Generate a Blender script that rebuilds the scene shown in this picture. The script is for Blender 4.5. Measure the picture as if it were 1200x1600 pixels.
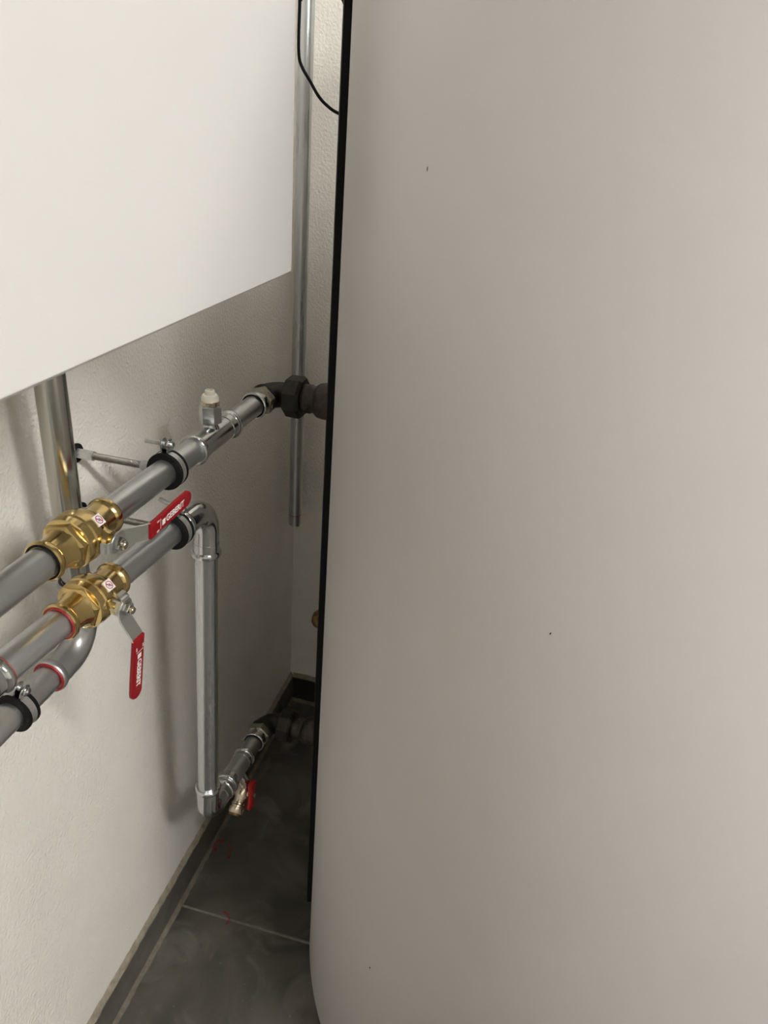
import bpy, math, random
from mathutils import Vector, Matrix
random.seed(7)
for o in list(bpy.data.objects): bpy.data.objects.remove(o)
scene = bpy.context.scene
COL = scene.collection
PI = math.pi

# ------------------------------------------------------------------ camera
F_PX = 1190.34
CAM = Vector((0.6176, 0.0, 1.6))
RIGHT = Vector((0.96588406, 0.24833004, 0.07348587))
DOWN = Vector((0.17804288, -0.43068004, -0.88476858))
FWD = Vector((-0.18806572, 0.8676675, -0.46020038))
cd = bpy.data.cameras.new('camera')
cam = bpy.data.objects.new('camera', cd); COL.objects.link(cam)
m3 = Matrix((RIGHT, -DOWN, -FWD)).transposed()
cam.matrix_world = Matrix.Translation(CAM) @ m3.to_4x4()
cd.sensor_fit = 'VERTICAL'; cd.sensor_height = 36.0; cd.sensor_width = 27.0
cd.lens = F_PX * 36.0 / 1600.0
cd.clip_start = 0.01
cd.dof.use_dof = True; cd.dof.focus_distance = 0.95; cd.dof.aperture_fstop = 13.0
scene.camera = cam

# ------------------------------------------------------------------ world and exposure
w = bpy.data.worlds.new('world'); scene.world = w; w.use_nodes = True
w.node_tree.nodes['Background'].inputs[0].default_value = (0.8, 0.82, 0.85, 1)
w.node_tree.nodes['Background'].inputs[1].default_value = 0.05
scene.view_settings.view_transform = 'Standard'
scene.view_settings.look = 'None'
scene.view_settings.exposure = 1.80
scene.view_settings.gamma = 1.0
scene.view_settings.use_curve_mapping = False
LAMP_E = 32.0          # emission of the lamp right of the camera
LAMP_TANK_E = 11.0     # emission of the lamp above the tank
LAMP_FILL_E = 4.0      # emission of the fill lamp added behind the camera
scene.cycles.max_bounces = 14; scene.cycles.diffuse_bounces = 10; scene.cycles.glossy_bounces = 6
LAMP_COL = (1.0, 0.975, 0.93, 1)

# ------------------------------------------------------------------ mesh helpers
class MB:
    """collects verts and faces in world space; build() links them as one mesh object"""
    def __init__(s): s.v = []; s.f = []
    def add(s, verts, faces):
        n = len(s.v); s.v += [Vector(p) for p in verts]; s.f += [tuple(i + n for i in f) for f in faces]
        return s
    def sweep(s, pts, radii, n=24, caps=True, up=None, rot=0.0, closed=False):
        pts = [Vector(p) for p in pts]
        if not hasattr(radii, '__len__'): radii = [radii] * len(pts)
        k = len(pts); tang = []
        for i in range(k):
            if closed: d = pts[(i + 1) % k] - pts[i - 1]
            else: d = pts[min(i + 1, k - 1)] - pts[max(i - 1, 0)]
            if d.length < 1e-9: d = tang[-1] if tang else Vector((0, 0, 1))
            tang.append(d.normalized())
        u = Vector(up) if up is not None else (Vector((0, 0, 1)) if abs(tang[0].z) < .9 else Vector((1, 0, 0)))
        u = (u - tang[0] * u.dot(tang[0])).normalized()
        vs = []; us = []
        for i in range(k):
            u = (u - tang[i] * u.dot(tang[i])).normalized()
            b = tang[i].cross(u)
            for j in range(n):
                a = rot + 2 * PI * j / n
                vs.append(pts[i] + (u * math.cos(a) + b * math.sin(a)) * radii[i])
        fs = []
        for i in range(k if closed else k - 1):
            i2 = (i + 1) % k
            for j in range(n):
                j2 = (j + 1) % n
                fs.append((i * n + j, i * n + j2, i2 * n + j2, i2 * n + j))
        if caps and not closed:
            fs.append(tuple(range(n - 1, -1, -1))); fs.append(tuple((k - 1) * n + j for j in range(n)))
        return s.add(vs, fs)
    def lathe(s, o, ax, prof, n=32, caps=True, up=None, rot=0.0):
        """prof: list of (t, r) along the axis; repeated t give sharp steps"""
        o = Vector(o); ax = Vector(ax).normalized()
        u = Vector(up) if up is not None else (Vector((0, 0, 1)) if abs(ax.z) < .9 else Vector((1, 0, 0)))
        u = (u - ax * u.dot(ax)).normalized(); b = ax.cross(u)
        vs = []; fs = []; k = len(prof)
        for t, r in prof:
            for j in range(n):
                a = rot + 2 * PI * j / n
                vs.append(o + ax * t + (u * math.cos(a) + b * math.sin(a)) * r)
        for i in range(k - 1):
            for j in range(n):
                j2 = (j + 1) % n
                fs.append((i * n + j, i * n + j2, (i + 1) * n + j2, (i + 1) * n + j))
        if caps:
            fs.append(tuple(range(n - 1, -1, -1))); fs.append(tuple((k - 1) * n + j for j in range(n)))
        return s.add(vs, fs)
    def ring(s, c, ax, R, r, n=32, m=10, a0=0, a1=2 * PI, up=None):
        c = Vector(c); ax = Vector(ax).normalized()
        u = Vector(up) if up is not None else (Vector((0, 0, 1)) if abs(ax.z) < .9 else Vector((1, 0, 0)))
        u = (u - ax * u.dot(ax)).normalized(); b = ax.cross(u)
        full = abs(a1 - a0 - 2 * PI) < 1e-6
        k = n if full else n + 1
        pts = [c + (u * math.cos(a0 + (a1 - a0) * i / n) + b * math.sin(a0 + (a1 - a0) * i / n)) * R for i in range(k)]
        return s.sweep(pts, r, m, up=ax, closed=full)
    def slab(s, out, o, ex, ey, ez, z0, z1, bev=0.0):
        """2d outline (counter-clockwise in ex, ey) extruded along ez from z0 to z1 with bevelled rims"""
        o, ex, ey, ez = Vector(o), Vector(ex), Vector(ey), Vector(ez)
        n = len(out); ins = []
        for i in range(n):
            p0, p1, p2 = Vector(out[i - 1]), Vector(out[i]), Vector(out[(i + 1) % n])
            d1 = (p1 - p0).normalized(); d2 = (p2 - p1).normalized()
            nn = Vector((-d1.y, d1.x)) + Vector((-d2.y, d2.x))
            nn = nn.normalized() if nn.length > 1e-6 else Vector((-d1.y, d1.x))
            ins.append(p1 + nn * bev)
        P = lambda q, z: o + ex * q[0] + ey * q[1] + ez * z
        if bev > 0:
            layers = [(ins, z0), (out, z0 + bev), (out, z1 - bev), (ins, z1)]
        else:
            layers = [(out, z0), (out, z1)]
        vs = []; fs = []
        for L, z in layers: vs += [P(q, z) for q in L]
        for i in range(len(layers) - 1):
            for j in range(n):
                j2 = (j + 1) % n
                fs.append((i * n + j, i * n + j2, (i + 1) * n + j2, (i + 1) * n + j))
        fs.append(tuple(range(n - 1, -1, -1))); fs.append(tuple((len(layers) - 1) * n + j for j in range(n)))
        return s.add(vs, fs)
    def box(s, lo, hi, bev=0.0):
        out = [(lo[0], lo[1]), (hi[0], lo[1]), (hi[0], hi[1]), (lo[0], hi[1])]
        if bev > 0:
            out = rrect(lo[0], lo[1], hi[0], hi[1], bev, 4)
        return s.slab(out, (0, 0, 0), (1, 0, 0), (0, 1, 0), (0, 0, 1), lo[2], hi[2], bev * .5)
    def build(s, name, mat, parent=None, smooth=True, ang=35):
        org = parent_world(parent) if parent is not None else None
        if org is None:
            xs = [p.x for p in s.v]; ys = [p.y for p in s.v]; zs = [p.z for p in s.v]
            org = Vector(((min(xs) + max(xs)) / 2, (min(ys) + max(ys)) / 2, min(zs)))
            loc = org
        else: loc = Vector((0, 0, 0))
        me = bpy.data.meshes.new(name)
        me.from_pydata([tuple(p - org) for p in s.v], [], s.f)
        me.validate(); me.update()
        if smooth:
            me.polygons.foreach_set('use_smooth', [True] * len(me.polygons))
            me.set_sharp_from_angle(angle=math.radians(ang))
        me.materials.append(mat)
        o = bpy.data.objects.new(name, me); COL.objects.link(o)
        o.location = loc
        if parent is not None: o.parent = parent
        return o

def parent_world(o):
    p = Vector((0, 0, 0))
    while o is not None:
        p += o.location; o = o.parent
    return p

def rrect(x0, y0, x1, y1, r, k=5):
    out = []
    for cx, cy, a in ((x1 - r, y0 + r, -PI / 2), (x1 - r, y1 - r, 0), (x0 + r, y1 - r, PI / 2), (x0 + r, y0 + r, PI)):
        for i in range(k + 1):
            b = a + PI / 2 * i / k
            out.append((cx + r * math.cos(b), cy + r * math.sin(b)))
    return out

def thing(name, label, cat, loc, group=None):
    o = bpy.data.objects.new(name, None); COL.objects.link(o)
    o.empty_display_size = 0.02
    o.location = loc; o['label'] = label; o['category'] = cat
    if group: o['group'] = group
    return o

def tag(o, label, cat, group=None):
    o['label'] = label; o['category'] = cat
    if group: o['group'] = group
    return o

def struct(o):
    o['kind'] = 'structure'; return o

def bend(p0, corner, p1, r, k=10):
    """points of an arc of radius r from the leg p0-corner into the leg corner-p1"""
    c = Vector(corner); a = (Vector(p0) - c).normalized(); b = (Vector(p1) - c).normalized()
    ang = a.angle(b); d = r / math.tan(ang / 2)
    s0 = c + a * d; cen = c + (a + b).normalized() * (r / math.sin(ang / 2))
    u = (s0 - cen).normalized(); e = ((c + b * d) - cen).normalized(); tot = u.angle(e)
    v = (e - u * e.dot(u)).normalized()
    return [cen + (u * math.cos(tot * i / k) + v * math.sin(tot * i / k)) * r for i in range(k + 1)]

# ------------------------------------------------------------------ materials
def mat(name, col, rough=.5, metal=0.0, var=0.0, vscale=20.0, bump=0.0, bscale=200.0, rvar=0.0, spec=0.5, stretch=None, col2=None, coat=0.0):
    m = bpy.data.materials.new(name); m.use_nodes = True
    nt = m.node_tree; b = nt.nodes['Principled BSDF']
    b.inputs['Base Color'].default_value = (*col, 1)
    b.inputs['Roughness'].default_value = rough
    b.inputs['Metallic'].default_value = metal
    b.inputs['Specular IOR Level'].default_value = spec
    b.inputs['Coat Weight'].default_value = coat
    geo = nt.nodes.new('ShaderNodeNewGeometry')
    src = geo.outputs['Position']
    if stretch:
        mp = nt.nodes.new('ShaderNodeMapping'); mp.inputs['Scale'].default_value = stretch
        nt.links.new(src, mp.inputs['Vector']); src = mp.outputs['Vector']
    if var > 0 or rvar > 0:
        nz = nt.nodes.new('ShaderNodeTexNoise'); nz.inputs['Scale'].default_value = vscale
        nz.inputs['Detail'].default_value = 5; nz.inputs['Roughness'].default_value = .6
        nt.links.new(src, nz.inputs['Vector'])
        if var > 0:
            cr = nt.nodes.new('ShaderNodeValToRGB')
            c2 = col2 if col2 else tuple(min(1, c * (1 + var)) for c in col)
            c1 = col if col2 else tuple(c * (1 - var) for c in col)
            cr.color_ramp.elements[0].position = .35; cr.color_ramp.elements[0].color = (*c1, 1)
            cr.color_ramp.elements[1].position = .68; cr.color_ramp.elements[1].color = (*c2, 1)
            nt.links.new(nz.outputs['Fac'], cr.inputs['Fac']); nt.links.new(cr.outputs['Color'], b.inputs['Base Color'])
        if rvar > 0:
            mr = nt.nodes.new('ShaderNodeMapRange')
            mr.inputs['From Min'].default_value = .3; mr.inputs['From Max'].default_value = .7
            mr.inputs['To Min'].default_value = max(.02, rough - rvar); mr.inputs['To Max'].default_value = min(1, rough + rvar)
            nt.links.new(nz.outputs['Fac'], mr.inputs['Value']); nt.links.new(mr.outputs['Result'], b.inputs['Roughness'])
    if bump > 0:
        bz = nt.nodes.new('ShaderNodeTexNoise'); bz.inputs['Scale'].default_value = bscale
        bz.inputs['Detail'].default_value = 3
        nt.links.new(src, bz.inputs['Vector'])
        bp = nt.nodes.new('ShaderNodeBump'); bp.inputs['Strength'].default_value = 1.0
        bp.inputs['Distance'].default_value = bump
        nt.links.new(bz.outputs['Fac'], bp.inputs['Height']); nt.links.new(bp.outputs['Normal'], b.inputs['Normal'])
    return m

def emit(name, col, e):
    m = bpy.data.materials.new(name); m.use_nodes = True
    b = m.node_tree.nodes['Principled BSDF']
    b.inputs['Base Color'].default_value = (.9, .9, .9, 1)
    b.inputs['Emission Color'].default_value = col
    b.inputs['Emission Strength'].default_value = e
    return m

M = {}
M['plaster'] = mat('white_plaster', (.84, .815, .765), .75, var=.03, vscale=6, bump=.0028, bscale=190, spec=.35)
M['plaster_smooth'] = mat('white_paint', (.80, .785, .75), .8, var=.02, vscale=4, bump=.0004, bscale=150, spec=.3)
M['ceiling'] = mat('ceiling_paint', (.86, .85, .82), .9, var=.02, vscale=3)
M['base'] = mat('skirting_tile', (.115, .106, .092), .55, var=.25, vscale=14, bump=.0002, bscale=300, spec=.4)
M['base_back_shaded'] = mat('shaded_skirting_tile', (.02, .019, .017), .55, var=.25, vscale=14, spec=.4)  # same skirting tile, with the shade of the back corner put into its colour
M['mortar'] = mat('mortar', (.30, .265, .205), .9, var=.25, vscale=60, bump=.0015, bscale=260)
M['fillet'] = mat('floor_edge_grout', (.165, .145, .115), .9, var=.25, vscale=50, bump=.0008, bscale=300)
M['grout'] = mat('grout', (.23, .215, .18), .9, var=.2, vscale=50, bump=.0006, bscale=400)
M['casing'] = mat('white_enamel', (.545, .542, .530), .42, var=.01, vscale=3, spec=.4)
M['jacket'] = mat('grey_white_jacket', (.535, .52, .508), .62, var=.018, vscale=3.5, bump=.00025, bscale=45, spec=.3)
M['black'] = mat('black_plastic', (.005, .005, .006), .6, var=.2, vscale=40, spec=.15)
M['rubber'] = mat('black_rubber', (.006, .006, .006), .65, var=.2, vscale=60, spec=.2)
M['zinc'] = mat('zinc_pipe', (.62, .64, .655), .35, 1.0, var=.05, vscale=30, rvar=.03, stretch=(1, .08, 1))
M['zinc_v'] = mat('zinc_pipe_upright', (.60, .62, .635), .28, 1.0, var=.06, vscale=40, rvar=.04, stretch=(1, 1, .05))
M['zinc_heat'] = mat('zinc_pipe_heat_tinted', (.46, .44, .38), .22, 1.0, var=.2, vscale=16, rvar=.08, stretch=(1, 1, .12), col2=(.56, .57, .57))
M['fitting'] = mat('zinc_fitting', (.62, .635, .64), .15, 1.0, var=.06, vscale=60, rvar=.06)
M['steel'] = mat('lever_steel', (.62, .635, .61), .33, 1.0, var=.02, vscale=30, rvar=.03)
M['olive'] = mat('yellow_zinc', (.40, .385, .315), .34, 1.0, var=.15, vscale=50, rvar=.1)
M['rod'] = mat('threaded_rod', (.30, .29, .26), .36, 1.0, var=.15, vscale=90)
M['pale'] = mat('pale_zinc', (.60, .61, .60), .36, .88, var=.12, vscale=90)
M['brass'] = mat('brass', (.70, .525, .235), .19, 1.0, var=.09, vscale=30, rvar=.07, bump=.00012, bscale=120)
M['nickel'] = mat('nickel_brass', (.62, .54, .42), .24, 1.0, var=.1, vscale=50)
M['brass_dull'] = mat('dull_brass', (.18, .11, .05), .4, 1.0, var=.25, vscale=60)
M['iron'] = mat('black_malleable_iron', (.035, .032, .028), .5, .55, var=.45, vscale=60, bump=.0004, bscale=350, rvar=.12)
M['rust'] = mat('brown_weld_iron', (.035, .030, .025), .45, .55, var=.55, vscale=70, bump=.0009, bscale=200, col2=(.075, .062, .052))
M['red'] = mat('red_vinyl', (.27, .004, .009), .42, var=.08, vscale=40, spec=.3)
M['red_bright'] = mat('red_plastic', (.42, .006, .006), .5, var=.08, vscale=40)
M['red_line'] = mat('red_marker', (.33, .015, .022), .4, var=.2, vscale=200)
M['white_print'] = mat('white_print', (.85, .84, .82), .5)
M['sticker'] = mat('sticker_white', (.85, .82, .80), .5)
M['magenta'] = mat('sticker_magenta', (.42, .02, .12), .5)
M['cream'] = mat('cream_plastic', (.72, .69, .58), .5, var=.05, vscale=40)
M['hole'] = mat('scuff_dark', (.02, .018, .015), .8)
M['lamp'] = emit('lamp_diffuser', LAMP_COL, LAMP_E)
M['lamp_fill'] = emit('lamp_diffuser_fill', LAMP_COL, LAMP_FILL_E)
M['lamp_tank'] = emit('lamp_diffuser_tank', LAMP_COL, LAMP_TANK_E)
M['housing'] = mat('lamp_housing', (.75, .75, .73), .5)

def floor_material():
    m = bpy.data.materials.new('concrete_look_tile'); m.use_nodes = True
    nt = m.node_tree; b = nt.nodes['Principled BSDF']; L = nt.links
    geo = nt.nodes.new('ShaderNodeNewGeometry')
    def noise(sc, det, dist=0):
        n = nt.nodes.new('ShaderNodeTexNoise'); n.inputs['Scale'].default_value = sc
        n.inputs['Detail'].default_value = det; n.inputs['Distortion'].default_value = dist
        L.new(geo.outputs['Position'], n.inputs['Vector']); return n
    def ramp(src, a, ca, bb, cb):
        r = nt.nodes.new('ShaderNodeValToRGB')
        r.color_ramp.elements[0].position = a; r.color_ramp.elements[0].color = (*ca, 1)
        r.color_ramp.elements[1].position = bb; r.color_ramp.elements[1].color = (*cb, 1)
        L.new(src.outputs['Fac'], r.inputs['Fac']); return r
    base = ramp(noise(6, 8, .8), .34, (.05, .047, .039), .68, (.115, .108, .092))
    dust = ramp(noise(9, 9, .7), .54, (0, 0, 0), .72, (.50, .50, .50))
    speck = ramp(noise(120, 2), .70, (0, 0, 0), .78, (.5, .5, .5))
    mx = nt.nodes.new('ShaderNodeMix'); mx.data_type = 'RGBA'
    L.new(dust.outputs['Color'], mx.inputs[0]); L.new(base.outputs['Color'], mx.inputs[6]); mx.inputs[7].default_value = (.25, .235, .205, 1)
    mx2 = nt.nodes.new('ShaderNodeMix'); mx2.data_type = 'RGBA'
    L.new(speck.outputs['Color'], mx2.inputs[0]); L.new(mx.outputs[2], mx2.inputs[6]); mx2.inputs[7].default_value = (.24, .225, .20, 1)
    L.new(mx2.outputs[2], b.inputs['Base Color'])
    b.inputs['Roughness'].default_value = .5; b.inputs['Specular IOR Level'].default_value = .4
    return m
M['floor'] = floor_material()

# ------------------------------------------------------------------ room shell
RX, RY0, RY1, RZ = 3.8, -3.2, 1.715, 2.55
TH = .1
struct(MB().box((-TH, RY0 - TH, 0), (0, RY1 + TH, RZ)).build('wall_left', M['plaster'], smooth=False))
struct(MB().box((0, RY1, 0), (RX, RY1 + TH, RZ)).build('wall_back', M['plaster'], smooth=False))
struct(MB().box((RX, RY0 - TH, 0), (RX + TH, RY1 + TH, RZ)).build('wall_right', M['plaster_smooth'], smooth=False))
struct(MB().box((0, RY0 - TH, 0), (RX, RY0, RZ)).build('wall_front', M['plaster_smooth'], smooth=False))
struct(MB().box((-TH, RY0 - TH, RZ), (RX + TH, RY1 + TH, RZ + TH)).build('ceiling', M['ceiling'], smooth=False))
floor = struct(MB().box((-TH, RY0 - TH, -.12), (RX + TH, RY1 + TH, -.0025)).build('floor', M['grout'], smooth=False))
# tiles 0.60 x 0.60 with a cross joint at y = 0.991
T, J, Y0 = .6, .006, .991
tile_me = None
ix = 0
x = .014
while x < RX - .01:
    k = -9
    while True:
        ya = Y0 + k * T + J / 2; yb = Y0 + (k + 1) * T - J / 2; k += 1
        if yb < RY0 + .02: continue
        if ya > RY1 - .02: break
        ya = max(ya, RY0 + .004); yb = min(yb, RY1 - .012); xb = min(x + T - J, RX - .006)
        MB().box((x, ya, -.010), (xb, yb, 0), .0015).build('floor_tile', M['floor'], floor, smooth=False)
    x += T
# skirting: tile strips with a rough mortar fillet on top
def skirting(name, along, a0, a1, pos, sign):
    """along 'y' runs at x = pos, along 'x' runs at y = pos; sign = direction into the room"""
    root = None
    step = .6; k = 0; a = a0
    first = True
    def bx(lo, hi, t0, t1, z0, z1, bev):
        p, q = sorted((pos + sign * t0, pos + sign * t1))
        return MB().box((p, lo, z0), (q, hi, z1), bev) if along == 'y' else MB().box((lo, p, z0), (hi, q, z1), bev)
    root = struct(bx(a0, a1, .0005, .003, .0005, .09, 0).build(name, M['mortar'], smooth=False))
    cuts = [a0] + [c for c in [Y0 - 3 * T + T * i + .006 for i in range(-4, 9)] if a0 + .05 < c < a1 - .05] + [a1]
    for c0, c1 in zip(cuts[:-1], cuts[1:]):
        bx(c0 + .001, c1 - .001, .003, .009, .006, .086, .0012).build('skirting_tile', M['base' if along == 'y' else 'base_back_shaded'], root, smooth=False)
    # ragged mortar bead on top
    mb = MB(); n = int((a1 - a0) / .012); vs = []; fs = []
    for i in range(n + 1):
        t = a0 + (a1 - a0) * i / n
        z1 = .0985 + random.uniform(-.0015, .0015); d = .0085 + random.uniform(-.001, .0008)
        for tt, z in ((.0003, .084), (d, .084), (d * .9, .089), (.0028, z1 - .002), (.0003, z1)):
            q = pos + sign * tt
            vs.append((q, t, z) if along == 'y' else (t, q, z))
        if i:
            for j in range(4):
                f = ((i - 1) * 5 + j, (i - 1) * 5 + j + 1, i * 5 + j + 1, i * 5 + j)
                fs.append(f)
    mb.add(vs, fs); mb.build('mortar_bead', M['mortar'], root)
    # grout fillet at the floor
    mb = MB(); vs = []; fs = []
    for i in range(n + 1):
        t = a0 + (a1 - a0) * i / n
        d = .0165 + random.uniform(-.0012, .0016)
        for tt, z in ((.0088, .0085), (.012, .003), (d, .0006), (d, -.002)):
            q = pos + sign * tt
            vs.append((q, t, z) if along == 'y' else (t, q, z))
        if i:
            for j in range(3):
                fs.append(((i - 1) * 4 + j, (i - 1) * 4 + j + 1, i * 4 + j + 1, i * 4 + j))
    mb.add(vs, fs); mb.build('grout_fillet', M['fillet'], root)
    return root
skirting('baseboard_left', 'y', RY0, RY1, 0.0, 1)
skirting('baseboard_back', 'x', .0092, RX, RY1, -1)

# ------------------------------------------------------------------ ceiling lamps
def lamp(cx, cy, lx, ly, m, label):
    t = thing('ceiling_lamp', label, 'lamp', (cx, cy, RZ - .07), 'ceiling lamps')
    MB().box((cx - lx / 2 - .02, cy - ly / 2 - .015, RZ - .05), (cx + lx / 2 + .02, cy + ly / 2 + .015, RZ), .008).build('housing', M['housing'], t)
    MB().box((cx - lx / 2, cy - ly / 2, RZ - .07), (cx + lx / 2, cy + ly / 2, RZ - .05), .006).build('diffuser', m, t)
lamp(2.05, -.20, 1.2, .16, M['lamp'], 'long white ceiling lamp to the right of the camera')
lamp(.80, .95, .60, .14, M['lamp_tank'], 'short white ceiling lamp above the storage tank')
lamp(.47, -.85, .70, .16, M['lamp_fill'], 'short white fill lamp added on the ceiling just behind the camera by the left wall')  # unseen fill light, added to brighten the left side of the tank

# ------------------------------------------------------------------ storage tank
TC = Vector((.838, 1.135, 0)); TR = .54; TZ0, TZ1 = .03, 1.80
tank = thing('storage_tank', 'large round storage tank in a pale grey jacket with a black closing strip', 'tank', (TC.x, TC.y, 0))
MB().lathe(TC, (0, 0, 1), [(TZ0, TR - .05), (TZ0, TR - .006), (TZ0 + .002, TR - .002), (TZ0 + .006, TR), (TZ1 - .006, TR), (TZ1, TR - .006), (TZ1, TR - .05)], 160).build('jacket', M['jacket'], tank, ang=30)
MB().lathe(TC, (0, 0, 1), [(TZ1 - .002, TR - .02), (TZ1 + .025, TR - .03), (TZ1 + .045, TR - .08)], 64).build('lid', M['black'], tank)
MB().lathe(TC, (0, 0, 1), [(0, TR - .13), (TZ0 + .01, TR - .13)], 64).build('base_ring', M['black'], tank)
def cyl(a, r, z):
    return Vector((TC.x + r * math.cos(math.radians(a)), TC.y + r * math.sin(math.radians(a)), z))
STRIP_A0, STRIP_A1, STRIP_Z0 = 191.0, 196.4, .150
mb = MB(); vs = []; fs = []
prof = []
for i in range(7):
    a = STRIP_A1 + (STRIP_A0 - STRIP_A1) * i / 6
    prof.append((a, TR + (.0108 if 0 < i < 6 else .0094) - (.002 if i == 3 else 0)))
ring = [(STRIP_A1, TR - .002)] + prof + [(STRIP_A0, TR - .002)]
zs = (STRIP_Z0, TZ1 - .01); n = len(ring)
for z in zs: vs += [cyl(a, r, z) for a, r in ring]
for j in range(n): fs.append((j, (j + 1) % n, n + (j + 1) % n, n + j))
fs.append(tuple(range(n - 1, -1, -1))); fs.append(tuple(range(n, 2 * n)))
mb.add(vs, fs).build('closing_strip', M['black'], tank, smooth=False)
for a, z, sx, sz in ((-128.69, .4324, .0011, .0024), (-109.77, 1.1699, .0007, .0013), (-132.77, 1.5605, .0006, .0022)):
    p = cyl(a, TR, z); nrm = (p - Vector((TC.x, TC.y, z))).normalized(); e = Vector((0, 0, 1)).cross(nrm)
    MB().slab([(sx * math.cos(t), sz * math.sin(t) + sx * .5 * math.cos(t)) for t in [i * PI / 5 for i in range(10)]], p, e, (0, 0, 1), nrm, -.001, .0003).build('scuff_mark', M['hole'], tank, smooth=False)

# ------------------------------------------------------------------ white wall unit
UX, UY0, UY1, UZ = .33, .16, .777, 1.4468
unit = thing('wall_heating_unit', 'white box-shaped heating unit hung on the left wall above the pipes', 'boiler', (UX / 2, (UY0 + UY1) / 2, UZ))
MB().box((.004, UY0 + .004, UZ + .004), (UX - .02, UY1 - .004, 2.235), .004).build('casing', M['casing'], unit)
MB().slab(rrect(UY0, UZ, UY1, 2.24, .005, 5), (UX - .0205, 0, 0), (0, 1, 0), (0, 0, 1), (1, 0, 0), 0, .0205, .003).build('front_panel', M['casing'], unit)

# ------------------------------------------------------------------ pipes
PR = .0175
AX, AZ = .138, 1.1610
def along(p, q, y):
    p, q = Vector(p), Vector(q); return p + (q - p) * ((y - p.y) / (q.y - p.y))
A0, A1 = Vector((AX, RY0 + .002, 1.1555 + .01587 * (1.198 - RY0))), Vector((AX, 1.2, 1.1555))
A = lambda y: along(A0, A1, y)
B0, B1 = Vector((.1295, .513, 1.0770)), Vector((.148, .876, 1.0735))
B = lambda y: along(B0, B1, y) if y > .40 else Vector((B0 + (B1 - B0) * ((.40 - B0.y) / (B1.y - B0.y))))* 1 + Vector((0, y - .40, 0))

def pipe(name, p, q, label, m='zinc', r=PR, group='zinc steel pipes', kids=None):
    o = MB().sweep([p, q], r, 40).build(name, M[m]); tag(o, label, 'pipe', group); return o

VA0, VA1 = .573, .690       # valve ends on pipe A
VB0, VB1 = .589, .692
pipe('steel_pipe', A0, A(VA0 + .004), 'upper zinc pipe running from the brass valve with black seal towards the viewer')
pipe('steel_pipe', A(VA1 + .0003), A(.908), 'upper zinc pipe between the brass valve and the tee with cream cap')
pipe('steel_pipe', A(1.026), A(1.122), 'short zinc pipe between the tee and the upper black elbow')
pipe('steel_pipe', B(.496), B(VB0 + .004), 'lower zinc pipe piece below the upper valve, entering the brass valve with red seal')
pipe('steel_pipe', B(RY0 + .002), B(.45), 'lower zinc pipe beyond the press coupling at the left picture edge')
pipe('steel_pipe', B(VB1 - .004), B(.848), 'lower zinc pipe between the brass valve and the chrome-like elbow')

def collar_prof(r, L, flip=False, lip=.0055):
    p = [(0, r + .0008), (0, r + .0035), (.001, r + .0048), (.003, r + lip), (.006, r + lip), (.009, r + .0045), (.0105, r + .0026), (L, r + .0026)]
    if flip: p = [(L - t, q) for t, q in p][::-1]
    return p

def elbow_fitting(p_in, d_in, corner, d_out, p_out_len, r_bend, label, seal=None, sealout=None, r=PR, m='fitting', in_len=None):
    """press elbow: collar, bend, collar; d_in points into the fitting, d_out out of it"""
    c = Vector(corner); d_in = Vector(d_in).normalized(); d_out = Vector(d_out).normalized()
    arc = bend(c - d_in, c, c + d_out, r_bend, 14)
    s0, s1 = arc[0], arc[-1]
    e0 = s0 - d_in * (in_len or p_out_len); e1 = s1 + d_out * p_out_len
    t = thing('press_elbow', label, 'elbow', (c.x, c.y, min(e0.z, e1.z, c.z) - r), 'zinc press elbows')
    L = .024
    MB().sweep([e0 + d_in * (L - .004)] + arc + [e1 - d_out * (L - .004)], r + .0022, 32).build('elbow_body', M[m], t)
    MB().lathe(e0, d_in, collar_prof(r, L), 40).build('collar', M[m], t)
    MB().lathe(e1, -d_out, collar_prof(r, L), 40).build('collar', M[m], t)
    if seal: MB().ring(e0, d_in, r + .0022, .0018, 40, 8).build('seal_ring', M[seal], t)
    if sealout: MB().ring(e1, d_out, r + .0022, .0018, 40, 8).build('seal_ring', M[sealout], t)
    return e0, e1

# press coupling at the left edge on pipe B
cp = thing('press_coupling', 'zinc press coupling with a red-marked rim on the lower pipe at the left edge', 'coupling', B(.473))
dB = (B(.49) - B(.45)).normalized()
MB().lathe(B(.452), dB, collar_prof(PR, .026), 40).build('collar', M['fitting'], cp)
MB().lathe(B(.498), -dB, collar_prof(PR, .026), 40).build('collar', M['fitting'], cp)
MB().ring(B(.4983), dB, PR + .0030, .0009, 40, 8).build('seal_ring', M['red_line'], cp)

# pipe B turns down into pipe D
DTOP = Vector((.1495, .916, 1.0715)); DBOT = Vector((.1340, .909, .4270))
dD = (DBOT - DTOP).normalized()
e0, e1 = elbow_fitting(None, (B1 - B0), DTOP, dD, .045, .040, 'bright zinc press elbow turning the lower pipe downwards', in_len=.034)
LOWX = .1340
LEND = Vector((LOWX, 1.2, .3960))
f0, f1 = elbow_fitting(None, dD, DBOT, (LEND - DBOT), .042, .032, 'zinc press elbow at the foot of the upright pipe near the floor')
pipe('steel_pipe', e1 - dD * .003, f0 + dD * .003, 'upright zinc pipe dropping from the lower valve run to the floor elbow', 'zinc_v')

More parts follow.
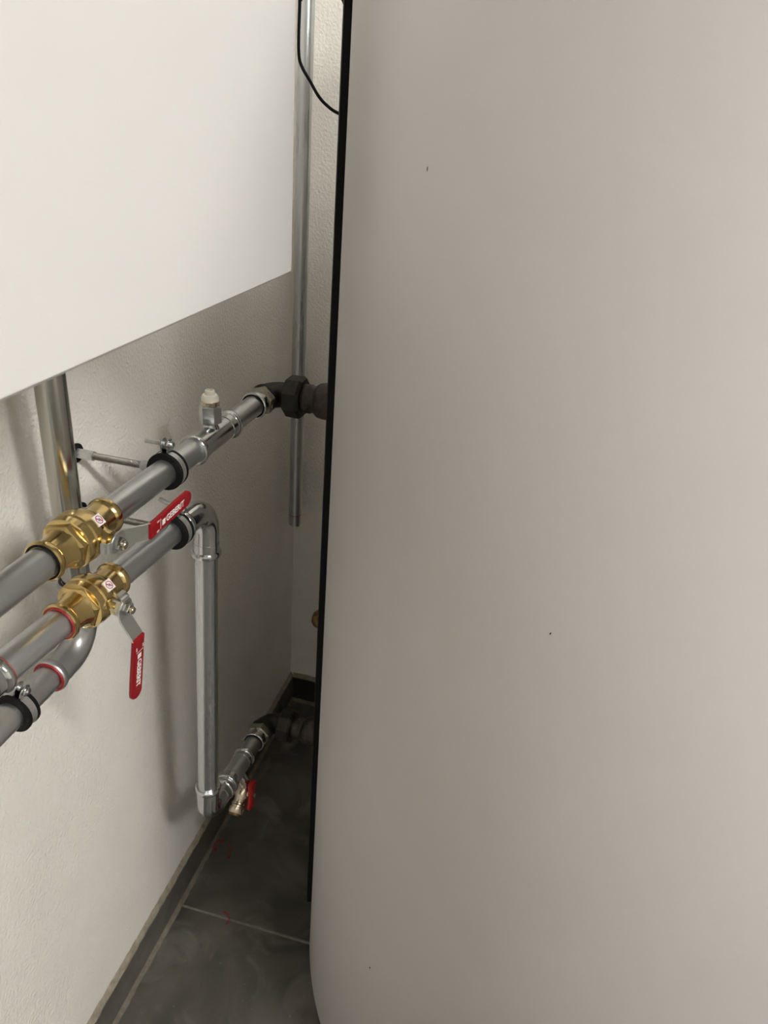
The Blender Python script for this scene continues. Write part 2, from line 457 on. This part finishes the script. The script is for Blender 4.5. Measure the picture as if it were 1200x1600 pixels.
# pipe C comes out of the unit behind the valves and turns towards the viewer
CX, CY, CZ = .070, .710, .947
g0, g1 = elbow_fitting(None, (0, 0, -1), (CX, CY, CZ), (0, -1, 0), .034, .042, 'zinc press elbow with red seal behind the lower brass valve', seal='rust', sealout='red_line', m='zinc', in_len=.058)
pipe('steel_pipe', (CX, CY, UZ - .002), g0 - Vector((0, 0, .003)), 'upright zinc pipe coming down from the white unit behind the brass valves', 'zinc_heat')
pipe('steel_pipe', g1 + Vector((0, .003, 0)), (CX, RY0 + .002, CZ), 'lowest zinc pipe running to the viewer from the red-sealed elbow')

# rear riser
RXP, RYP, RR = .0372, 1.62, .0158
rz0 = .660
rp = thing('riser_pipe', 'tall thin zinc riser in the far corner ending capped above the floor', 'pipe', (RXP, RYP, rz0))
MB().sweep([(RXP, RYP, rz0 + .03), (RXP, RYP, RZ)], RR, 32).build('riser', M['zinc_v'], rp)
MB().lathe((RXP, RYP, rz0), (0, 0, 1), [(0, RR - .002), (.001, RR), (.028, RR), (.029, RR - .001), (.031, RR - .001)], 32).build('end_piece', M['zinc_v'], rp)
MB().ring((RXP, RYP, rz0 + .0295), (0, 0, 1), RR - .0002, .0008, 32, 6).build('joint_line', M['red_line'], rp)

# ------------------------------------------------------------------ brass ball valves
def frame(axis, stem):
    t = Vector(axis).normalized(); s_ = Vector(stem); s_ = (s_ - t * s_.dot(t)).normalized()
    return t, s_, s_.cross(t)

def text_obj(txt, size, o, ex, ey, ez, mat_, name, parent, bold=0.0):
    cu = bpy.data.curves.new('lettering', 'FONT'); cu.body = txt; cu.size = size; cu.extrude = .00015
    cu.offset = bold; cu.align_x = 'LEFT'; cu.align_y = 'CENTER'
    cu.resolution_u = 3
    to = bpy.data.objects.new('lettering_tmp', cu); COL.objects.link(to)
    dg = bpy.context.evaluated_depsgraph_get()
    me = bpy.data.meshes.new_from_object(to.evaluated_get(dg))
    bpy.data.objects.remove(to)
    wmat = Matrix((Vector(ex), Vector(ey), Vector(ez))).transposed()
    org = parent_world(parent)
    for v in me.vertices: v.co = Vector(o) + wmat @ v.co - org
    me.materials.clear(); me.materials.append(mat_)
    ob = bpy.data.objects.new(name, me); COL.objects.link(ob); ob.parent = parent
    return ob

def ball_valve(p0, p1, stem_dir, lever_dir, seal, label, packing, stem_t=.083):
    p0, p1 = Vector(p0), Vector(p1)
    t, s_, b_ = frame(p1 - p0, stem_dir)
    L = (p1 - p0).length
    k = L / .140
    v = thing('ball_valve', label, 'valve', p0 + t * (L / 2) - Vector((0, 0, .03)), 'brass ball valves')
    c = collar_prof(PR, .014, lip=.0052)
    # near socket
    MB().lathe(p0, t, [(0, PR + .0012), (0, PR + .0038), (.0015, PR + .0054), (.005, PR + .0056), (.0085, PR + .0040), (.0105, PR + .0022), (.022, PR + .0026), (.030, PR + .0048), (.034, PR + .006)], 48).build('socket', M['brass'], v)
    # hexagonal shoulder of the end piece
    MB().lathe(p0, t, [(.031, .024), (.033, .0278), (.050 * k, .0285), (.052 * k, .027)], 6, up=s_, rot=PI / 6 + .2).build('hex_shoulder', M['brass'], v, ang=20)
    # body: ring step, ball, taper
    MB().lathe(p0, t, [(.048 * k, .0265), (.0495 * k, .0296), (.060 * k, .0302), (.0615 * k, .0288), (.063 * k, .0288), (.065 * k, .0306), (.076 * k, .0307), (.084 * k, .0296), (.091 * k, .0272), (.097 * k, .0240), (.1005 * k, .0220), (.104 * k, .0212), (L - .012, PR + .0030)], 48).build('body', M['brass'], v)
    MB().lathe(p1, -t, [(0, PR + .0012), (0, PR + .0038), (.0015, PR + .0054), (.005, PR + .0056), (.0085, PR + .0040), (.0105, PR + .0022), (.016, PR + .0026), (.03, PR + .003)], 48).build('socket', M['brass'], v)
    MB().ring(p0 - t * .0001, t, PR + .0018, .0013, 40, 8).build('seal_ring', M[seal], v)
    MB().ring(p1 + t * .0002, t, PR + .0022, .0016, 40, 8).build('seal_ring', M['black' if seal == 'black' else 'brass_dull'], v)
    # stem boss
    so = p0 + t * (stem_t * k)
    MB().lathe(so, s_, [(.018, .0155), (.027, .0135), (.030, .0120), (.036, .0118)], 28).build('stem_boss', M['brass'], v)
    if packing: MB().lathe(so, s_, [(.030, .0118), (.031, .0128), (.0395, .0128), (.0405, .0115)], 6, up=t).build('packing_nut', M['steel'], v, ang=20)
    else: MB().lathe(so, s_, [(.035, .0075), (.041, .0075)], 20).build('packing_nut', M['brass'], v)
    ld = Vector(lever_dir); ld = (ld - s_ * ld.dot(s_)).normalized(); lw = s_.cross(ld)
    H0 = .0410
    # lever plate: flat eye, cranked arm
    lever = MB()
    eye = [(.0125 * math.cos(a), .0125 * math.sin(a)) for a in [PI / 2 + PI * i / 12 for i in range(13)]] + [(.012, -.0105), (.012, .0105)]
    lever.slab(eye, so, ld, lw, s_, H0, H0 + .0026, .0005)
    pathp = [(.010, H0 + .0013), (.0145, H0 + .0020), (.018, H0 + .0045), (.034, H0 + .0175), (.038, H0 + .0196), (.044, H0 + .0203), (.060, H0 + .0205)]
    vs = []; fs = []
    for i, (a, h) in enumerate(pathp):
        a0, h0 = pathp[max(i - 1, 0)]; a1, h1 = pathp[min(i + 1, len(pathp) - 1)]
        d = Vector((a1 - a0, h1 - h0)).normalized(); nn = Vector((-d.y, d.x)) * .0013
        wd = .0100 if i < 5 else .0085
        for sg, q in ((-1, -1), (1, -1), (1, 1), (-1, 1)):
            vs.append(so + ld * (a + nn.x * q) + s_ * (h + nn.y * q) + lw * (wd * sg))
        if i:
            for j in range(4):
                fs.append(((i - 1) * 4 + j, (i - 1) * 4 + (j + 1) % 4, i * 4 + (j + 1) % 4, i * 4 + j))
    fs.append((3, 2, 1, 0)); m0 = (len(pathp) - 1) * 4; fs.append((m0, m0 + 1, m0 + 2, m0 + 3))
    lever.add(vs, fs)
    # stop lug curled back toward the body
    lug = [(-.0115, H0 + .0013), (-.0150, H0 + .0006), (-.0170, H0 - .0022), (-.0175, H0 - .007)]
    vs = []; fs = []
    for i, (a, h) in enumerate(lug):
        for sg, q in ((-1, -1), (1, -1), (1, 1), (-1, 1)):
            vs.append(so + ld * (a + (.0012 * q if i > 1 else 0)) + s_ * (h + (.0012 * q if i <= 1 else 0)) + lw * (.0065 * sg))
        if i:
            for j in range(4): fs.append(((i - 1) * 4 + j, (i - 1) * 4 + (j + 1) % 4, i * 4 + (j + 1) % 4, i * 4 + j))
    fs.append((3, 2, 1, 0)); fs.append((12, 13, 14, 15)); lever.add(vs, fs)
    lever.build('lever', M['steel'], v, ang=25)
    # nut and stud
    MB().lathe(so, s_, [(H0 + .0026, .0075), (H0 + .003, .0082), (H0 + .0085, .0082), (H0 + .0095, .0072)], 6, up=ld, rot=.3).build('lever_nut', M['fitting'], v, ang=20)
    MB().lathe(so, s_, [(H0 + .009, .0046), (H0 + .0125, .0046), (H0 + .0135, .0038)], 20).build('stem_stud', M['nickel'], v)
    # red sleeve with rounded tip
    HS = H0 + .0203
    a0, a1, wd = .0355, .1335, .0108
    out = [(a0, -.0098), (a0 + .018, -.0100), (a1 - .030, -wd), (a1 - .012, -wd * .98)]
    out += [(a1 - .011 + .011 * math.cos(t_), wd * .98 * math.sin(t_)) for t_ in [-PI / 2 + PI * i / 12 for i in range(1, 12)]]
    out += [(a1 - .012, wd * .98), (a1 - .030, wd), (a0 + .018, .0100), (a0, .0098)]
    sl = MB().slab(out, so, ld, lw, s_, HS - .0030, HS + .0032, .0014).build('sleeve', M['red'], v)
    top = HS + .0033
    text_obj('GEBERIT', .0118, so + ld * (a0 + .0335) + s_ * top + lw * .0002, ld, lw, s_, M['white_print'], 'lettering', sl, bold=.00022)
    MB().slab([(0, -.0036), (.0068, -.0036), (.0068, .0036), (0, .0036)], so + ld * (a0 + .0245), ld, lw, s_, top - .0001, top + .00015).build('white_square', M['white_print'], sl, smooth=False)
    MB().slab([(0, -.0062), (.0005, -.0062), (.0005, .0062), (.0010, .0062), (.00025, .0076), (-.0005, .0062), (0, .0062)], so + ld * (a0 + .0205), ld, lw, s_, top - .0001, top + .00015).build('arrow_mark', M['white_print'], sl, smooth=False)
    text_obj('ON', .0034, so + ld * (a0 + .0125) + lw * .0066 + s_ * top, ld, lw, s_, M['white_print'], 'lettering', sl)
    text_obj('OFF', .0034, so + ld * (a0 + .0118) - lw * .0066 + s_ * top, ld, lw, s_, M['white_print'], 'lettering', sl)
    # square sticker with a crossed-out symbol, facing up and outwards
    sn = (s_ * .70 + Vector((0, 0, 1)) * .71); sn = (sn - t * sn.dot(t)).normalized()
    sn = (sn + t * .05).normalized()
    ex = (t - sn * t.dot(sn)).normalized(); ey = sn.cross(ex)
    sp = p0 + t * (.0815 * k) + sn * .0302
    q = .0064
    st = MB().slab([(-q, -q), (q, -q), (q, q), (-q, q)], sp, ex, ey, sn, -.0010, .0010).build('sticker', M['sticker'], v, smooth=False)
    MB().ring(sp + sn * .0011, sn, .0046, .00045, 28, 6).build('symbol_ring', M['magenta'], st)
    def barp(x0, y0, x1, y1, wd_):
        d = Vector((x1 - x0, y1 - y0)).normalized(); nn = Vector((-d.y, d.x)) * wd_
        return [(x0 - nn.x, y0 - nn.y), (x1 - nn.x, y1 - nn.y), (x1 + nn.x, y1 + nn.y), (x0 + nn.x, y0 + nn.y)]
    MB().slab(barp(-.0032, .0032, .0032, -.0032, .0004), sp, ex, ey, sn, .0009, .0013).build('symbol_bar', M['magenta'], st, smooth=False)
    hm = MB(); hm.slab(barp(-.0018, -.0012, .0016, .0012, .0005), sp, ex, ey, sn, .0009, .00125)
    hm.slab([(-.0022 + .0009 * math.cos(i), .0016 + .0009 * math.sin(i)) for i in [j * PI / 4 for j in range(8)]], sp, ex, ey, sn, .0009, .00125)
    hm.slab(barp(.0004, -.0022, .0026, -.0002, .0004), sp, ex, ey, sn, .0009, .00125)
    hm.build('symbol_figure', M['hole'], st, smooth=False)
    return v

ball_valve(A(VA0), A(VA1), (1, 0, -.08), (0, 1, .02), 'black', 'upper brass ball valve with its red lever lying along the pipe', False)
ball_valve(B(VB0), B(VB1), (1, 0, -.13), (0, 0, -1), 'red_line', 'lower brass ball valve with its red lever hanging straight down', True)

# ------------------------------------------------------------------ pipe clamps with wall rods
def clamp(c, axis, label, rod=True, ear_up=True, tilt=0.0):
    c = Vector(c); ax = Vector(axis).normalized()
    k = thing('pipe_clamp', label, 'clamp', (c.x, c.y, c.z - .03), 'rubber-lined pipe clamps')
    W = .010
    # rubber liner: two lips and a groove
    MB().lathe(c - ax * W, ax, [(0, PR + .0002), (0, PR + .0075), (.001, PR + .0085), (.0045, PR + .0085), (.0055, PR + .006), (.0145, PR + .006), (.0155, PR + .0085), (.019, PR + .0085), (.020, PR + .0075), (.020, PR + .0002)], 44, caps=False).build('rubber_liner', M['rubber'], k)
    up0 = (Vector((0, 0, 1)) - ax * ax.z).normalized(); sd = up0.cross(ax)   # sd ~ -x / +x
    if sd.x < 0: sd = -sd
    up = (up0 * math.cos(tilt) + sd * math.sin(tilt)); sdt = (sd * math.cos(tilt) - up0 * math.sin(tilt))
    gap = .16
    vs = []; fs = []; n = 40
    e_up, e_sd = up, sdt
    for i in range(n + 1):
        a = gap + (2 * PI - 2 * gap) * i / n
        d = e_up * math.cos(a) + e_sd * math.sin(a)
        for r_, h in ((PR + .0055, -.0046), (PR + .0078, -.0046), (PR + .0078, .0046), (PR + .0055, .0046)):
            vs.append(c + d * r_ + ax * h)
        if i:
            for j in range(4): fs.append(((i - 1) * 4 + j, (i - 1) * 4 + (j + 1) % 4, i * 4 + (j + 1) % 4, i * 4 + j))
    MB().add(vs, fs).build('band', M['pale'], k, ang=40)
    ec = c + up * (PR + .0145)
    for sg in (-1, 1):
        out = [(-.0062, -.0095), (.0062, -.0095)] + [(.0082 * math.cos(a), .005 + .0082 * math.sin(a)) for a in [PI * i / 10 for i in range(11)]]
        MB().slab(out, ec + sdt * (.0042 * sg), ax, up, ax.cross(up), -.0011, .0011, .0004).build('ear', M['fitting'], k)
    bo = ec + up * .0048
    MB().sweep([bo - sdt * .030, bo - sdt * .0005], .0032, 14).build('bolt_shank', M['pale'], k)
    MB().lathe(bo + sdt * .0050, sdt, [(0, .0056), (.003, .0058), (.0048, .0042), (.0048, .0022), (.003, .002)], 16).build('bolt_head', M['fitting'], k)
    MB().lathe(bo - sdt * .0050, -sdt, [(0, .005), (.0035, .005)], 6).build('nut', M['fitting'], k, ang=20)
    if rod:
        # threaded rod to the wall
        x1 = c.x - (PR + .0075)
        MB().lathe((x1 - .013, c.y, c.z), (1, 0, 0), [(0, .0062), (.001, .0070), (.013, .0070), (.0135, .006)], 10).build('clamp_boss', M['pale'], k, ang=20)
        xs = .026; pr = []; L = x1 - .012 - xs
        nn = int(L / .00085)
        for i in range(nn + 1): pr.append((L * i / nn, .00500 if i % 2 else .00455))
        if L > .01: MB().lathe((xs, c.y, c.z), (1, 0, 0), pr, 14).build('threaded_rod', M['rod'], k)
        MB().lathe((.004, c.y, c.z), (1, 0, 0), [(0, .0075), (.024, .0075), (.0245, .0065)], 6).build('rod_coupler', M['pale'], k, ang=20)
        MB().lathe((.0, c.y, c.z), (1, 0, 0), [(0, .0135), (.003, .0135), (.004, .012)], 28).build('wall_plate', M['rubber'], k)
clamp(A(.834), A1 - A0, 'black rubber-lined clamp holding the upper zinc pipe before the tee')
clamp(B(.828), B1 - B0, 'black rubber-lined clamp on the lower pipe next to the bright elbow', tilt=.25)
clamp((CX, .573, CZ), (0, -1, 0), 'black rubber-lined clamp on the lowest pipe at the left edge', tilt=.35)

# ------------------------------------------------------------------ tee with capped branch
TY0, TY1, TYB = .904, 1.030, .964
te = thing('press_tee', 'zinc press tee with an upright hexagon branch and cream cap', 'tee', A(TYB) - Vector((0, 0, .022)))
dA = (A1 - A0).normalized()
MB().lathe(A(TY0), dA, collar_prof(PR, .026), 40).build('collar', M['fitting'], te)
MB().lathe(A(TY1), -dA, collar_prof(PR, .026), 40).build('collar', M['fitting'], te)
MB().sweep([A(TY0 + .02), A(TY1 - .02)], PR + .0018, 40).build('run', M['fitting'], te)
tb = A(TYB); UPV = Vector((0, 0, 1))
MB().lathe(tb, UPV, [(.008, .0145), (.016, .0125), (.0195, .0105), (.026, .0100)], 28).build('branch_neck', M['fitting'], te)
MB().lathe(tb, UPV, [(.0235, .0148), (.025, .0165), (.0495, .0165), (.051, .0150)], 6, up=(1, .25, 0)).build('branch_hexagon', M['fitting'], te, ang=20)
MB().lathe(tb, UPV, [(.050, .0130), (.052, .0138), (.0575, .0138), (.0585, .0125)], 32).build('brass_ring', M['nickel'], te)
MB().lathe(tb, UPV, [(.058, .0128), (.0625, .0130), (.0665, .0105), (.0675, .0075), (.0725, .0070), (.0735, .0062), (.0735, .0048), (.069, .0045), (.069, .0005)], 32).build('cap', M['cream'], te)

# ------------------------------------------------------------------ black iron elbow with union towards the tank
def tank_union(pA, dA_, corner, label, zc):
    c = Vector(corner); d = Vector(dA_).normalized()
    u = thing('elbow_union', label, 'pipe fitting', (c.x, c.y, c.z - .035), 'black iron elbow unions')
    start = c - d * .080
    MB().lathe(start, d, [(0, PR + .001), (0, PR + .0032), (.001, PR + .0048), (.004, PR + .0056), (.008, PR + .005), (.010, PR + .003), (.028, PR + .003), (.030, PR + .005)], 40).build('press_end', M['fitting'], u)
    MB().lathe(start, d, [(.0215, .0225), (.023, .0252), (.038, .0258), (.040, .0240)], 6, up=(1, 0, .3)).build('adapter_hexagon', M['olive'], u, ang=20)
    MB().ring(start - d * .0002, d, PR + .0016, .0014, 40, 8).build('seal_ring', M['black'], u)
    X = Vector((1, 0, 0))
    arc = bend(c - d, c, c + X, .030, 12)
    MB().sweep([start + d * .031] + arc + [c + X * .040], .0222, 36).build('elbow_body', M['iron'], u)
    MB().lathe(start, d, [(.039, .0238), (.041, .0248), (.050, .0246), (.052, .0228)], 36).build('elbow_collar', M['iron'], u)
    MB().lathe(c, X, [(.030, .026), (.0305, .0335), (.033, .0365), (.056, .0375), (.061, .0345), (.0615, .026)], 8, up=(0, 0, 1), rot=PI / 8).build('union_nut', M['iron'], u, ang=20)
    MB().lathe(c, X, [(.058, .0245), (.060, .0252), (.075, .0252), (.076, .0246), (.079, .0235), (.084, .0230), (.086, .0225)], 36).build('union_tail', M['rust'], u)
    xe = TC.x - math.sqrt(TR * TR - (c.y - TC.y) ** 2) - c.x
    MB().lathe(c, X, [(.082, .0225), (.085, .0265), (.090, .0300), (.099, .0318), (xe - .004, .0318)], 36).build('tank_socket', M['rust'], u)
tank_union(None, A1 - A0, A1, 'black iron elbow and union joining the upper pipe to the tank', 0)
tank_union(None, LEND - DBOT, LEND, 'black iron elbow and union joining the low pipe to the tank near the floor', 0)

# low run between the floor elbow and the lower union
dL = (LEND - DBOT).normalized()
low = lambda y: along(DBOT, LEND, y)
lt = thing('press_tee', 'short zinc press tee by the floor carrying the drain tap', 'tee', low(1.04) - Vector((0, 0, .022)))
ly0 = f1.y + .006
MB().sweep([low(f1.y - .002), low(1.121)], PR, 36).build('pipe_stub', M['zinc'], lt)
MB().lathe(low(ly0), dL, collar_prof(PR, .02), 36).build('collar', M['fitting'], lt)
MB().lathe(low(1.078), -dL, collar_prof(PR, .02), 36).build('collar', M['fitting'], lt)
MB().sweep([low(ly0 + .016), low(1.064)], PR + .0018, 36).build('run', M['zinc'], lt)
tb = low(1.036)
MB().lathe(tb, (.55, 0, -1), [(.010, .0125), (.018, .0115), (.034, .0115)], 24).build('branch_neck', M['fitting'], lt)

dv = thing('drain_tap', 'small brass drain tap with a red butterfly handle below the low pipe', 'tap', tb + Vector((0, -.03, -.075)))
n0 = tb + Vector((.0165, 0, -.029))
MB().sweep([n0, n0 + Vector((.002, -.002, -.010))], [.0105, .0105], 20).build('inlet', M['nickel'], dv)
bd = Vector((-.05, -.80, -.60)).normalized(); bo = n0 + Vector((.001, .004, -.012))
MB().lathe(bo, bd, [(-.004, .010), (0, .0128), (.012, .0140), (.022, .0150), (.026, .0135), (.028, .0122), (.036, .0118), (.037, .0138), (.041, .0142), (.0425, .0122), (.046, .0122), (.047, .0150), (.056, .0152), (.058, .0140)], 28).build('body', M['nickel'], dv)
MB().lathe(bo, bd, [(.0575, .0140), (.062, .0136), (.063, .011)], 28).build('outlet_cap', M['brass_dull'], dv)
so = bo + bd * .018; hx = Vector((1, 0, .05)).normalized()
MB().lathe(so, hx, [(.010, .0085), (.014, .0080), (.0145, .0062), (.018, .006)], 20).build('stem', M['nickel'], dv)
hl = Vector((0, .28, 1)).normalized(); hl = (hl - hx * hl.dot(hx)).normalized(); hw = hx.cross(hl)
out = []
for i in range(40):
    a = 2 * PI * i / 40
    px = .0315 * math.cos(a)
    out.append((px, (.0082 + .0066 * abs(math.cos(a)) ** 2 * 1.4) * (1 if math.sin(a) > 0 else -1) * min(1, abs(math.sin(a)) * 1.6)))
MB().slab(out, so, hl, hw, hx, (.0145), .0235, .0028).build('butterfly_handle', M['red_bright'], dv)
MB().lathe(so, hx, [(.022, .0042), (.0268, .0042), (.0275, .0035)], 6).build('handle_screw', M['nickel'], dv, ang=20)

# ------------------------------------------------------------------ small fittings on the tank side
bp = thing('brass_plug', 'small brown brass plug sticking out of the tank beside the black strip', 'plug', (.235, 1.2, .685))
pz = .6985
MB().lathe((.305, 1.2, pz), (-1, 0, 0), [(-.005, .014), (.036, .014), (.037, .0205), (.060, .0215), (.062, .020)], 6, up=(0, .3, 1)).build('hexagon', M['brass_dull'], bp, ang=20)
MB().lathe((.305, 1.2, pz), (-1, 0, 0), [(.061, .0185), (.068, .0175), (.074, .012), (.0755, .004)], 24).build('dome', M['brass_dull'], bp)
sc = thing('round_plug', 'dark round plug peeking out behind the black strip of the tank', 'plug', (.25, 1.2, 1.275))
MB().lathe((.305, 1.2, 1.2905), (-1, 0, 0), [(-.005, .012), (.045, .012), (.046, .0155), (.052, .0160), (.058, .0150), (.0605, .011)], 28).build('cap_body', M['black'], sc)
MB().lathe((.305, 1.2, 1.2905), (-1, 0, 0), [(.0455, .0162), (.0475, .0166), (.0500, .0162)], 28, caps=False).build('rim', M['rod'], sc)
s2 = thing('cable_gland', 'black cable gland high on the tank at the strip', 'cap', (.25, 1.2, 1.75))
MB().lathe((.305, 1.2, 1.745), (-1, 0, 0), [(-.005, .012), (.050, .012), (.052, .016), (.062, .016), (.066, .010)], 28).build('gland_body', M['black'], s2)

# ------------------------------------------------------------------ cable
def pix(u, v, y):
    d = RIGHT * ((u - 600) / F_PX) + DOWN * ((v - 800) / F_PX) + FWD
    return CAM + d * ((y - CAM.y) / d.y)
def catmull(P, k=8):
    out = []
    for i in range(len(P) - 1):
        p0, p1, p2, p3 = P[max(i - 1, 0)], P[i], P[i + 1], P[min(i + 2, len(P) - 1)]
        for j in range(k):
            t = j / k
            out.append(.5 * ((2 * p1) + (p2 - p0) * t + (2 * p0 - 5 * p1 + 4 * p2 - p3) * t * t + (3 * p1 - p0 - 3 * p2 + p3) * t ** 3))
    out.append(P[-1]); return out
cp_ = [Vector((.195, 1.17, RZ)), Vector((.180, 1.17, 2.2))] + [pix(u, v, 1.18) for u, v in ((470.5, -60), (468.5, 0), (466.6, 60), (467.5, 90), (473, 107), (484, 126), (497, 149), (510, 164), (531, 178))]
cp_.append(cp_[-1] + Vector((.05, .0, -.010)))
tag(MB().sweep(catmull(cp_), .0023, 12).build('sensor_cable', M['black']), 'thin black cable hanging in a curve into the tank beside the riser', 'cable')

# ------------------------------------------------------------------ red plastic shavings on the floor
def shaving(pts, label):
    P = catmull([Vector((x_, y_, z_)) for x_, y_, z_ in pts], 6)
    vs = []; fs = []
    for i, p in enumerate(P):
        d = (P[min(i + 1, len(P) - 1)] - P[max(i - 1, 0)]).normalized(); sd = Vector((-d.y, d.x, 0)).normalized() * .0009
        for a, h in ((-1, 0), (1, 0), (1, .0030), (-1, .0030)): vs.append(p + sd * a + Vector((0, 0, h)))
        if i:
            for j in range(4): fs.append(((i - 1) * 4 + j, (i - 1) * 4 + (j + 1) % 4, i * 4 + (j + 1) % 4, i * 4 + j))
    fs.append((3, 2, 1, 0)); m0 = (len(P) - 1) * 4; fs.append((m0, m0 + 1, m0 + 2, m0 + 3))
    tag(MB().add(vs, fs).build('plastic_shaving', M['red_line']), label, 'plastic shaving', 'red plastic shavings on the floor')
def flo(u, v, z=.0008):
    d = RIGHT * ((u - 600) / F_PX) + DOWN * ((v - 800) / F_PX) + FWD
    p = CAM + d * ((z - CAM.z) / d.z); return (p.x, p.y, z)
shaving([flo(*q) for q in ((340, 1313), (335, 1321), (333, 1327), (338, 1328), (343, 1317), (350, 1314))], 'curled red plastic shaving on the dark floor tile nearest the low elbow')
shaving([flo(*q) for q in ((357, 1318), (361, 1327), (358, 1335), (356, 1341), (360, 1339))], 'short red plastic shaving right beside the curled one on the floor')
shaving([flo(*q) for q in ((349, 1425), (355, 1429), (358, 1436), (356, 1442), (353, 1445))], 'thin dark red shaving lying across the floor tile joint')
